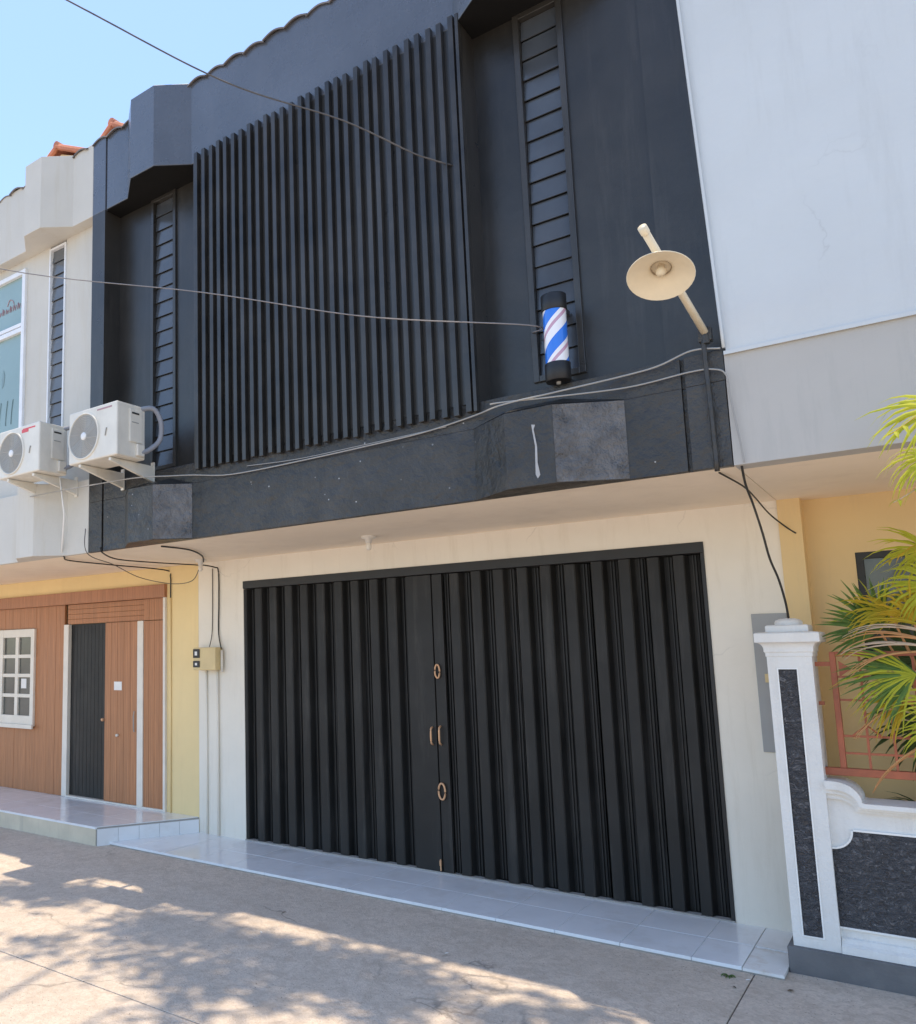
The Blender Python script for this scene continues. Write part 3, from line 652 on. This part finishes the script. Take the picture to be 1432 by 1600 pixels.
# ------------------------------------------------------------------ air conditioners
def aircon(x0, z0, label, hose):
    W_, H_, D_ = .625, .455, .31
    a = empty('air_conditioner', (x0,-1.95,z0)); tag(a, label, 'air conditioner', 'outdoor air conditioner units')
    MB().box(0,W_,0,D_,0,H_).build('casing', ACW, a, bevel=.012)
    fx, fz, rad = .205, .222, .188
    rot = Matrix.Rotation(R(90),3,'X').to_4x4()
    MB().lathe([(rad+.012,-.0),(rad+.012,.010),(rad,.012),(rad,-.0)],40,(fx,0,fz),rot).build('grille_rim', ACW, a, True)
    g = MB().lathe([(.001,.0025),(rad,.0025)],40,(fx,0,fz),rot).build('fan_grille', ACG, a)
    m = MB()
    for k in range(1, 11):
        r = .03+k*.0148; m.lathe([(r-.0022,.003),(r-.0022,.0075),(r+.0022,.0075),(r+.0022,.003)],36,(fx,0,fz),rot)
    for k in range(12):
        an = k*math.pi/6; m.tube([(fx+.04*math.cos(an),-.0055,fz+.04*math.sin(an)),(fx+rad*math.cos(an+.35),-.0055,fz+rad*math.sin(an+.35))],.0022,4)
    m.build('grille_wire', ACM, g)
    MB().lathe([(.001,.013),(.03,.012),(.034,.008),(.034,.002)],24,(fx,0,fz),rot).build('hub_badge', WHITE, g, True)
    MB().box(W_*.60,W_*.90,-.0018,-.0006,H_-.045,H_-.032).build('brand_print', RED if hose else ROSE, a)
    MB().tube([(W_*.77,-.004,.18),(W_*.79,-.006,.225),(W_*.80,-.004,.245)],.005,6).build('badge', ACG, a)
    sp_ = MB().box(W_-.001,W_+.012,.13,.27,.13,H_-.045).build('service_cover', ACW, a, bevel=.006)
    MB().box(W_+.0125,W_+.0145,.15,.23,H_-.085,H_-.07).build('grip_slot', ACD, sp_); MB().box(W_+.0125,W_+.0145,.15,.225,H_-.16,H_-.153).build('seam', ACG, sp_)
    MB().box(W_-.001,W_+.03,.20,.28,.02,.12).build('valve_cover', ACW, a, bevel=.006)
    for bx in (.11,.50):
        b = MB().add([(bx,.02,-.005),(bx+.03,.02,-.005),(bx+.03,.505,-.005),(bx,.505,-.005),(bx,.02,-.03),(bx+.03,.02,-.03),(bx+.03,.505,-.145),(bx,.505,-.145)],
                     [(0,1,2,3),(7,6,5,4),(4,5,1,0),(5,6,2,1),(6,7,3,2),(7,4,0,3)]).build('bracket', ACW, a, bevel=.003)
        MB().box(bx-.004,bx+.034,.495,.508,-.16,.03).build('wall_plate', ACW, b)
    MB().tube(spline(hose_pts(W_,H_)),.022 if not hose else .02,10).build('insulated_hose', HOSE, a, True)
    return a
def hose_pts(W_,H_): return [(W_-.02,.27,H_-.02),(W_+.05,.36,H_-.01),(W_+.075,.42,H_-.12),(W_+.06,.42,H_-.27),(W_+.03,.33,.09),(W_+.01,.25,.05)]
a1 = aircon(-.285, 3.405, 'larger-looking ivory air conditioner unit overlapping the black facade, grey hose at its side', False)
a2 = aircon(-1.335, 3.43, 'ivory air conditioner unit on the cream facade near the left picture edge, red print', True)
box('red_sticker', RED, a2, .36, .46, -.0022, -.0006, .385, .415); box('red_sticker', RED, a2, .0, .012, -.0022, -.0006, .16, .32)

# ------------------------------------------------------------------ barber pole
bp_ = empty('barber_pole', (3.775,-1.475,3.365)); tag(bp_, 'barber pole with blue, white and red spiral stripes between black caps', 'barber pole')
MB().lathe([(.001,0),(.071,0),(.074,.003),(.074,.108),(.072,.111),(.066,.111)],32).build('lower_cap', SHUTF, bp_, True)
cyl = MB().lathe([(.068,-.14),(.068,.14)],40).build('striped_cylinder', STRIPE, bp_, True); cyl.location = (0,0,.258)
cyl.location = (0,0,.275); cyl.scale = (1,1,1.18)
MB().lathe([(.066,.439),(.072,.439),(.074,.442),(.074,.537),(.071,.54),(.001,.54)],32).build('upper_cap', SHUTF, bp_, True)
MB().lathe([(.001,-.015),(.012,-.015),(.014,.0)],12).build('end_knob', ACG, bp_, True)
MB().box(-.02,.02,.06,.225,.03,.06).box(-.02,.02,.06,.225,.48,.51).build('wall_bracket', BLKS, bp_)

# ------------------------------------------------------------------ wall lamp
lp = empty('wall_lamp', (4.575,-1.47,3.46)); tag(lp, 'cream enamel dish lamp on a slanting pipe arm by the black wall corner', 'lamp')
b0, b1 = Vector((0,0,0)), Vector((-.105,-.68,.345)); dirv = (b1-b0).normalized()
MB().tube([b0-dirv*.02,b0+dirv*.4,b1],.019,14).build('arm', ENAMEL, lp, True)
MB().lathe([(.022,-.01),(.022,.03),(.001,.03)],14,tuple(b1),dirv.to_track_quat('Z','Y').to_matrix().to_4x4()).build('arm_cap', ENAMEL, lp, True)
MB().box(-.035,.03,-.012,.035,-.045,.03).tube([(0,.0,-.06),(0,-.0,.035)],.022,10).build('wall_clamp', BLKR, lp, bevel=.003)
tm = Matrix.Rotation(R(-27),3,'X').to_4x4()
cen = Vector((-.080,-.545,.152))
sh = MB().lathe([(.155,0),(.157,.003),(.12,.028),(.07,.048),(.055,.058),(.05,.085),(.036,.095),(.034,.125),(.001,.128)],36,tuple(cen),tm).lathe([(.001,.080),(.046,.078),(.050,.056),(.068,.044),(.118,.024),(.153,.0005),(.155,0)],36,tuple(cen),tm).build('shade', ENAMEL, lp, True)
MB().lathe([(.047,.058),(.047,.0795),(.001,.0795)],20,tuple(cen),tm).build('socket_well', SOCK, sh, True)
MB().lathe([(.001,.012),(.016,.016),(.024,.03),(.024,.045),(.018,.06),(.016,.079)],16,tuple(cen),tm).build('bulb', ENAMEL, sh, True)

# ------------------------------------------------------------------ ceiling lights, meter, notices
def holder(x, y, label):
    c = empty('ceiling_light', (x,y,ZS)); tag(c, label, 'light')
    MB().lathe([(.06,-.001),(.058,-.018),(.03,-.028),(.024,-.06),(.001,-.06)],20).build('holder', TRIM, c, True)
    MB().lathe([(.02,-.061),(.024,-.085),(.022,-.105),(.010,-.118),(.001,-.12)],16).build('bulb', BULB, c, True)
holder(1.80, -.50, 'small bulb holder under the peach soffit above the shutter')
holder(-.34, -.26, 'small bulb holder at the soffit corner beside the yellow wall')
mt = empty('electricity_meter', (-.45,-.005,1.62)); tag(mt, 'yellowed electricity meter box with two dark dials on the left pier', 'meter')
MB().box(-.14,.17,-.11,0,0,.23).build('box', METER, mt, bevel=.01)
MB().box(-.135,-.045,-.118,-.110,.125,.215).box(-.135,-.045,-.118,-.110,.03,.095).build('dial_window', ACD, mt, bevel=.003)
MB().box(-.108,-.075,-.1205,-.1185,.15,.19).box(-.105,-.075,-.1205,-.1185,.05,.075).build('dial', PAPER, mt)
MB().tube([(.185,-.03,-.02),(.185,-.03,.2)],.014,8).build('cable_gland', TRIM, mt, True)
pn = box('paper_notice', PAPER, None, -1.935, -1.805, -.0105, -.0088, 1.395, 1.49); tag(pn, 'small white notice on the red-brown door leaf', 'notice')
pn2 = box('paper_notice', PAPER, None, -3.72, -3.61, -.004, -.002, 1.39, 1.51); tag(pn2, 'small white paper behind a pane of the small-paned window', 'notice')

# ------------------------------------------------------------------ cables
def cable(name, label, pts, r, mat, n=6):
    o = MB().tube(spline(pts,8), r, n).build(name, mat, None, True); tag(o, label, 'cable'); return o
cable('overhead_cable', 'dark overhead cable crossing the sky to the slatted panel', [(-.35,-4.9,7.3),(.45,-4.1,6.72),(1.372,-3.2,6.04),(2.03,-2.5,5.58),(2.62,-1.98,5.31),(3.0,-1.62,5.07),(3.245,-1.30,5.02)], .0052, CABG)
cable('overhead_cable', 'long grey cable sagging across the slats below the overhead cable', [(-2.9,-3.1,6.1),(-.86,-2.3,5.243),(1.30,-1.95,4.50),(2.55,-1.68,4.05),(3.60,-1.45,3.775),(3.56,-1.272,3.79)], .0044, CABM)
cable('facade_cable', 'pale cable running from the cream facade along the black fascia', [(-1.24,-1.66,3.30),(-.6,-1.66,3.29),(.2,-1.655,3.27),(.55,-1.55,3.255),(.72,-1.47,3.25),(1.07,-1.46,3.20),(1.4,-1.46,3.19),(1.83,-1.46,3.195),(2.34,-1.46,3.206),(2.85,-1.46,3.225),(3.214,-1.47,3.264),(3.5,-1.66,3.24),(3.8,-1.655,3.25),(4.15,-1.47,3.32),(4.33,-1.47,3.335),(4.50,-1.47,3.38),(4.64,-1.47,3.36)], .0052, CABW)
cable('facade_cable', 'second pale cable on the right half of the black fascia', [(3.40,-1.62,3.27),(3.5,-1.655,3.255),(3.80,-1.655,3.225),(4.16,-1.465,3.25),(4.478,-1.465,3.265),(4.60,-1.48,3.25),(4.655,-1.47,3.21),(4.665,-1.46,3.08),(4.69,-1.46,2.85),(4.70,-1.455,2.73)], .0046, CABW)
cable('facade_cable', 'short thin pale cable just under the slats', [(1.30,-1.452,3.24),(1.8,-1.452,3.215),(2.34,-1.452,3.222),(3.018,-1.452,3.235)], .0032, CABW)
cable('hanging_cable', 'black cable bundle hanging from the right soffit edge to the pillar top', [(4.68,-1.42,2.74),(4.665,-1.25,2.65),(4.672,-1.12,2.56),(4.69,-1.02,2.41),(4.70,-.92,2.27),(4.715,-.78,2.16),(4.722,-.66,2.04),(4.715,-.53,1.945)], .0062, CABLK)
cable('hanging_cable', 'thin black cable looping from the soffit to the ochre column', [(4.55,-1.285,2.725),(4.60,-.9,2.70),(4.605,-.562,2.68),(4.625,-.2,2.62),(4.69,-.03,2.545),(4.74,-.02,2.50)], .005, CABLK)
cable('hanging_cable', 'black cable under the cream soffit turning down the yellow wall', [(-1.0,-1.46,2.76),(-1.02,-1.42,2.722),(-1.19,-1.22,2.715),(-1.2,-.66,2.712),(-1.07,-.04,2.69),(-1.025,-.015,2.62),(-1.025,-.012,2.5),(-1.025,-.012,2.39)], .007, CABLK)
cable('hanging_cable', 'thin cable drooping below the soffit corner on the left', [(-.66,-1.46,2.95),(-.64,-1.45,2.72),(-.80,-1.0,2.66),(-.92,-.55,2.57),(-.66,-.35,2.50),(-.44,-.28,2.52),(-.36,-.26,2.64)], .004, CABG)
cable('hanging_cable', 'thick dark cable from the black fascia corner across the soffit', [(-.44,-1.46,2.76),(-.44,-1.44,2.71),(-.62,-1.1,2.69),(-.62,-.6,2.695),(-.42,-.3,2.68),(-.34,-.27,2.67)], .0065, CABLK)
cable('hanging_cable', 'dark cable from under the fascia bay to the corner bulb holder', [(.18,-1.3,2.722),(.22,-1.0,2.715),(.0,-.6,2.712),(-.28,-.28,2.70)], .0075, CABLK)
cable('wall_cable', 'black cable down the left pier into the meter box', [(-.36,-.25,2.68),(-.335,-.06,2.665),(-.322,-.015,2.62),(-.322,-.012,2.3),(-.328,-.012,2.0),(-.275,-.03,1.83)], .007, CABLK)
cable('wall_cable', 'thin dark cable down the pier just left of the meter feed', [(-.41,-.010,2.66),(-.412,-.010,2.3),(-.419,-.012,2.0),(-.42,-.05,1.855)], .0045, CABG)
dp = MB().tube([(-.79,-1.66,3.42),(-.86,-1.55,3.1),(-1.0,-1.465,2.74)],.008,8).build('drain_hose', WHITE, None, True); tag(dp, 'thin white drain hose slanting below the air conditioners', 'hose')

# ------------------------------------------------------------------ palms behind the fence
def blade(m, base, d, L, wdt, droop, side_):
    """one narrow folded leaflet that bends under its weight"""
    P = []; cur = Vector(base); dr_ = Vector(d).normalized(); n = 5
    for i in range(n+1):
        P.append(cur.copy()); dr_ = (dr_+Vector((random.uniform(-.06,.06),random.uniform(-.06,.06),-droop*1.25*(i+.5)/n))).normalized(); cur = cur+dr_*(L/n)
    sd = Vector(side_).normalized(); base_i = len(m.v)
    for i, p in enumerate(P):
        t = i/n; ww = wdt*(.35+1.3*t if t < .4 else .87*(1-(t-.4)/.6)**.8)+.0006
        nn = sd.cross((P[min(i+1,n)]-P[max(i-1,0)]).normalized())
        m.v += [tuple(p-sd*ww), tuple(p+nn*ww*.35), tuple(p+sd*ww)]
    for i in range(n):
        a = base_i+3*i; m.f += [(a,a+1,a+4,a+3),(a+1,a+2,a+5,a+4)]
def fan_leaf(par, hub, axis, normal, L, spread, nb, wdt, mat, droop=.35, root=None, joined=.0, stem=LORG):
    axis = Vector(axis).normalized(); nrm = Vector(normal); nrm = (nrm-axis*nrm.dot(axis)).normalized(); sd = axis.cross(nrm)
    m = MB()
    for k in range(nb):
        a = R(-spread/2+spread*k/(nb-1)+random.uniform(-1.5,1.5)); d = axis*math.cos(a)+sd*math.sin(a)+nrm*random.uniform(-.06,.10)
        blade(m, hub, d, L*(1-.18*abs(a)/R(spread/2+1))*random.uniform(.86,1.06), wdt*random.uniform(.8,1.15), droop*random.uniform(.5,1.4), (-axis*math.sin(a)+sd*math.cos(a)))
    lf = m.build('fan_leaf', mat, par)
    if root:
        mid = (Vector(root)+Vector(hub))/2+Vector((0,0,.08))
        MB().tube(spline([root,mid,hub],5),[.011]*5+[.009]*3+[.006]*3,6).build('leaf_stalk', stem, lf, True)
    return lf
def feather(par, path, L, nb, wdt, mat, stemmat, droop=.4):
    P = spline(path, 8); m = MB()
    st = MB().tube(P, [.008*(1-.75*i/(len(P)-1)) for i in range(len(P))], 6).build('frond', stemmat, par, True)
    for k in range(nb):
        t = .12+.86*k/(nb-1); i = min(int(t*(len(P)-1)), len(P)-2); p = P[i]; tg = (P[i+1]-P[i]).normalized()
        sv = tg.cross(Vector((0,0,1))).normalized(); ll = L*math.sin(math.pi*(.15+.8*t))*random.uniform(.85,1.1)
        for s in (-1,1):
            d = tg*.75+sv*s*.8+Vector((0,0,random.uniform(-.1,.25)))
            blade(m, p, d, ll, wdt, droop, d.cross(Vector((0,0,1))))
    tag(m.build('foliage', mat, st), kind='stuff'); return st
pf = empty('fan_palm', (5.45,-.22,0)); tag(pf, 'green fan palm spreading through the terracotta grille', 'palm'); 
inv = Vector((5.45,-.22,0))
def rel(p): return tuple(Vector(p)-inv)
MB().tube([rel((5.45,-.22,.0)),rel((5.46,-.22,.5)),rel((5.45,-.24,.95))],[.06,.055,.045],10).build('trunk', BARK, pf, True)
ROOT = rel((5.45,-.24,.9))
TOCAM = (.1,-1,.25)
fan_leaf(pf, rel((5.14,-.47,1.86)), (-.62,-.12,.62), TOCAM, .34, 150, 26, .015, LGREEN, .12, ROOT)
fan_leaf(pf, rel((5.16,-.46,1.88)), (-.35,-.12,.9), TOCAM, .30, 120, 13, .008, LLIME, .3)
fan_leaf(pf, rel((5.29,-.68,1.62)), (-1,-.1,-.10), TOCAM, .40, 105, 22, .012, LGREEN, .2, ROOT)
fan_leaf(pf, rel((5.285,-.69,1.62)), (-1,-.15,-.12), TOCAM, .42, 110, 15, .007, LLIME, .35)
fan_leaf(pf, rel((5.40,-.42,2.30)), (-1,-.2,.1), TOCAM, .32, 110, 18, .009, LLIME, .45, ROOT)
fan_leaf(pf, rel((5.20,-.52,1.95)), (-.9,-.2,.45), TOCAM, .30, 90, 14, .008, LYEL, .6, ROOT)
fan_leaf(pf, rel((5.24,-.66,1.48)), (-1,-.2,-.25), TOCAM, .30, 100, 14, .007, LYEL, .4, ROOT)
fan_leaf(pf, rel((5.30,-.60,1.90)), (-.25,-.2,.9), TOCAM, .27, 120, 16, .008, LYEL, .5, ROOT)
fan_leaf(pf, rel((5.36,-.70,1.33)), (-.9,-.2,.05), TOCAM, .24, 120, 14, .008, LLIME, .4, ROOT)
fan_leaf(pf, rel((5.42,-.60,2.08)), (-.8,-.2,.35), TOCAM, .34, 130, 20, .009, LLIME, .5, ROOT)
fan_leaf(pf, rel((5.36,-.58,1.98)), (-.7,-.2,.75), TOCAM, .26, 120, 16, .008, LYEL, .45, ROOT)
fan_leaf(pf, rel((5.40,-.70,1.46)), (-.9,-.2,.1), TOCAM, .28, 130, 16, .008, LLIME, .4, ROOT)
fan_leaf(pf, rel((5.30,-.15,1.70)), (-.8,-.1,.4), TOCAM, .40, 150, 20, .014, LDARK, .25, ROOT)
fan_leaf(pf, rel((5.34,-.12,1.30)), (-.9,-.1,.1), TOCAM, .38, 150, 20, .014, LDARK, .3, ROOT)
for k, (ax, hub, mt_, nn_) in enumerate((((-1,-.1,.30),(5.34,-.74,1.80),LORG,3),((-1,-.2,.12),(5.33,-.74,1.77),LPALE,3),((-1,.0,-.02),(5.33,-.74,1.74),LORG,3),((-1,-.1,.42),(5.36,-.72,1.84),LPALE,3),((-1,-.1,.55),(5.38,-.72,1.86),LYEL,2),((-.9,-.1,-.3),(5.30,-.66,1.50),LORG,3),((-.8,-.2,-.6),(5.30,-.66,1.26),LORG,2))):
    for j in range(nn_):
        d = Vector(ax)+Vector((0,random.uniform(-.12,.12),random.uniform(-.16,.16))); P = []; cur = Vector(rel(hub)); dd = d.normalized()
        for i in range(10):
            P.append(cur.copy()); dd = (dd+Vector((0,random.uniform(-.03,.03),-.03-.019*i*random.uniform(.5,1.4)))).normalized(); cur = cur+dd*random.uniform(.036,.05)
        MB().tube(P,[.0072-.00062*i for i in range(10)],5).build('dry_stalk', mt_, pf, True)
for k in range(6):
    fan_leaf(pf, rel((5.3+.22*k,-.2+random.uniform(-.15,.2),random.uniform(.75,1.3))), (-.6+random.uniform(-.4,.4),-.6,.4), (0,-.6,.8), .36, 140, 18, .013, LDARK, .45, ROOT)
pa = empty('areca_palm', (5.95,-.75,0)); tag(pa, 'tall palm with lime-yellow feathery fronds arching over the fence', 'palm')
inv = Vector((5.95,-.75,0)); pa.location = (5.95,-.20,0); inv = Vector((5.95,-.20,0))
MB().tube([rel((5.95,-.2,0)),rel((5.96,-.25,1.0)),rel((5.93,-.3,2.0))],[.05,.045,.035],10).build('trunk', BARK, pa, True)
feather(pa, [rel((5.93,-.3,1.95)),rel((5.86,-.9,2.62)),rel((5.60,-1.55,2.86)),rel((5.32,-1.98,2.66))], .34, 17, .010, LLIME, LYEL, .35)
feather(pa, [rel((5.93,-.3,1.95)),rel((5.85,-.8,2.42)),rel((5.58,-1.3,2.58)),rel((5.30,-1.62,2.42))], .26, 14, .008, LLIME, LPALE, .55)
feather(pa, [rel((5.93,-.3,1.9)),rel((5.8,-.6,2.3)),rel((5.55,-.8,2.38)),rel((5.22,-.95,2.20))], .26, 14, .008, LYEL, LYEL, .4)
fan_leaf(pa, rel((5.52,-1.75,2.80)), (-1,-.1,-.02), (.1,-1,.5), .34, 110, 17, .012, LLIME, .45, rel((5.93,-.3,1.95)), stem=LYEL)
fan_leaf(pa, rel((5.46,-1.70,2.60)), (-1,-.1,-.10), (.1,-1,.5), .26, 100, 13, .009, LLIME, .55, rel((5.93,-.3,1.95)), stem=LPALE)
feather(pa, [rel((5.93,-.3,2.0)),rel((6.2,-.6,2.6)),rel((6.5,-.9,2.8)),rel((6.9,-1.1,2.6))], .34, 14, .010, LLIME, LYEL, .4)

# ------------------------------------------------------------------ street tree whose leaves dapple the ground (behind and above the camera)
tr = empty('street_tree', (2.2,-9.2,GZ)); tag(tr, 'street tree overhanging from behind the viewer, dappling the concrete', 'tree')
inv = Vector((2.2,-9.2,GZ))
MB().tube(spline([rel((2.2,-9.2,GZ)),rel((2.25,-9.0,3)),rel((2.1,-8.3,6.2)),rel((2.2,-7.2,8.2))],5),[.24-.008*i for i in range(16)],12).build('trunk', BARK, tr, True)
lm = MB()
ends = []
for k in range(9):
    ex = -1.6+k*.85+random.uniform(-.2,.2); ey = random.uniform(-3.6,-2.5); ez = random.uniform(9.2,10.2)
    ends.append((ex,ey,ez))
    lm.tube(spline([rel((2.2,-7.4,8.0)),rel(((2.2+ex)/2,-6,9.2)),rel((ex,ey,ez))],5),[.07-.0055*i for i in range(11)],6)
lm.build('limb', BARK, tr, True)
cr = MB(); rnd = random.Random(11)
def leafq(m, p, s):
    a = Vector((rnd.uniform(-1,1),rnd.uniform(-1,1),rnd.uniform(-.5,.5))).normalized(); b = a.cross(Vector((rnd.uniform(-.5,.5),rnd.uniform(-.5,.5),1))).normalized()
    p = Vector(p); n_ = len(m.v); m.v += [tuple(p-a*s),tuple(p+b*s*.42),tuple(p+a*s),tuple(p-b*s*.42)]; m.f.append((n_,n_+1,n_+2,n_+3))
clumps = []
SH = math.tan(-SUN_TX)                                # a leaf at height z shades the ground z*SH further right
for k in range(34):
    z = rnd.uniform(9.6,10.6); clumps.append((rnd.uniform(-1.6,2.6)-z*SH+.4, rnd.gauss(-1.95,.17), z, rnd.uniform(.26,.42)))
for k in range(13):
    z = rnd.uniform(9.4,10.4); clumps.append((rnd.uniform(-1.2,2.9)-z*SH+.4, rnd.uniform(-3.0,-2.3), z, rnd.uniform(.16,.3)))
for k in range(15):
    z = rnd.uniform(8.6,9.8); clumps.append((rnd.uniform(2.3,5.6)-z*SH, rnd.uniform(-2.6,-1.5), z, rnd.uniform(.16,.34)))
for x, y, z, r in clumps:
    for q in range(int(230*r)):
        d = Vector((rnd.gauss(0,1),rnd.gauss(0,.7),rnd.gauss(0,.5)))*r*.6
        leafq(cr, Vector(rel((x,y,z)))+d, rnd.uniform(.05,.085))
cr.build('crown', LTREE, tr)

# ------------------------------------------------------------------ litter on the ground
rl = random.Random(5)
wd_ = empty('weed', (4.31,-.925,GZ)); tag(wd_, 'small green weed at the corner of the white tiles', 'weed')
for k in range(9):
    m = MB(); an = rl.uniform(0,6.28); blade(m, (0,0,0), (math.cos(an),math.sin(an),.7), rl.uniform(.03,.055), .008, .5, (-math.sin(an),math.cos(an),0)); m.build('leaf', LGREEN, wd_)
def litter(name, label, cat, group, mat, x, y, s):
    m = MB(); an = rl.uniform(0,6.28); blade(m, (0,0,.004), (math.cos(an),math.sin(an),.12), s, s*.22, .12, (-math.sin(an),math.cos(an),.1))
    o = m.build(name, mat); o.location = (x,y,GZ+.002); tag(o, label, cat, group); return o
for x, y, lb in ((1.75,-1.9,'pale fallen petal at the far left of the scattered petals'),(2.9,-1.55,'pale fallen petal on the concrete before the shutter middle'),(4.40,-.95,'pale fallen petal right beside the small weed')):
    litter('fallen_petal', lb, 'petal', 'pale petals scattered on the street', PAPER, x, y, rl.uniform(.024,.034))
for x, y, lb in ((4.60,-.98,'dry brown leaf below the grey plinth of the fence'),(4.36,-1.08,'dry brown leaf just in front of the small weed'),(1.62,-1.5,'dry brown leaf on the concrete left of the shutter middle')):
    litter('fallen_leaf', lb, 'leaf', 'dry leaves scattered on the street', BARK, x, y, rl.uniform(.03,.05))

# loose grit swept against the tile edge, the joint and the plinth
gm = MB(); rg = random.Random(21)
def pebble(x, y, r):
    n_ = len(gm.v); z = GZ+r*.5
    gm.v += [(x+r*rg.uniform(.7,1.3),y,z),(x,y+r*rg.uniform(.7,1.3),z),(x-r*rg.uniform(.7,1.3),y,z),(x,y-r*rg.uniform(.7,1.3),z),(x,y,z+r*.6),(x,y,z-r*.6)]
    for a, b in ((0,1),(1,2),(2,3),(3,0)): gm.f += [(n_+a,n_+b,n_+4),(n_+b,n_+a,n_+5)]
for k in range(420): pebble(rg.uniform(-1.0,4.6), -.83-abs(rg.gauss(0,.06)), rg.uniform(.001,.003))
for k in range(90): pebble(rg.uniform(4.57,5.6), -.675-abs(rg.gauss(0,.09)), rg.uniform(.001,.003))
for k in range(500): pebble(rg.uniform(-.5,4.8), rg.uniform(-3.8,-.85), rg.uniform(.0015,.004))
GRIT = flat('grit_stone', (.22, .19, .155), .9)
tag(gm.build('grit', GRIT), 'loose dark grit scattered on the concrete', 'grit', kind='stuff')
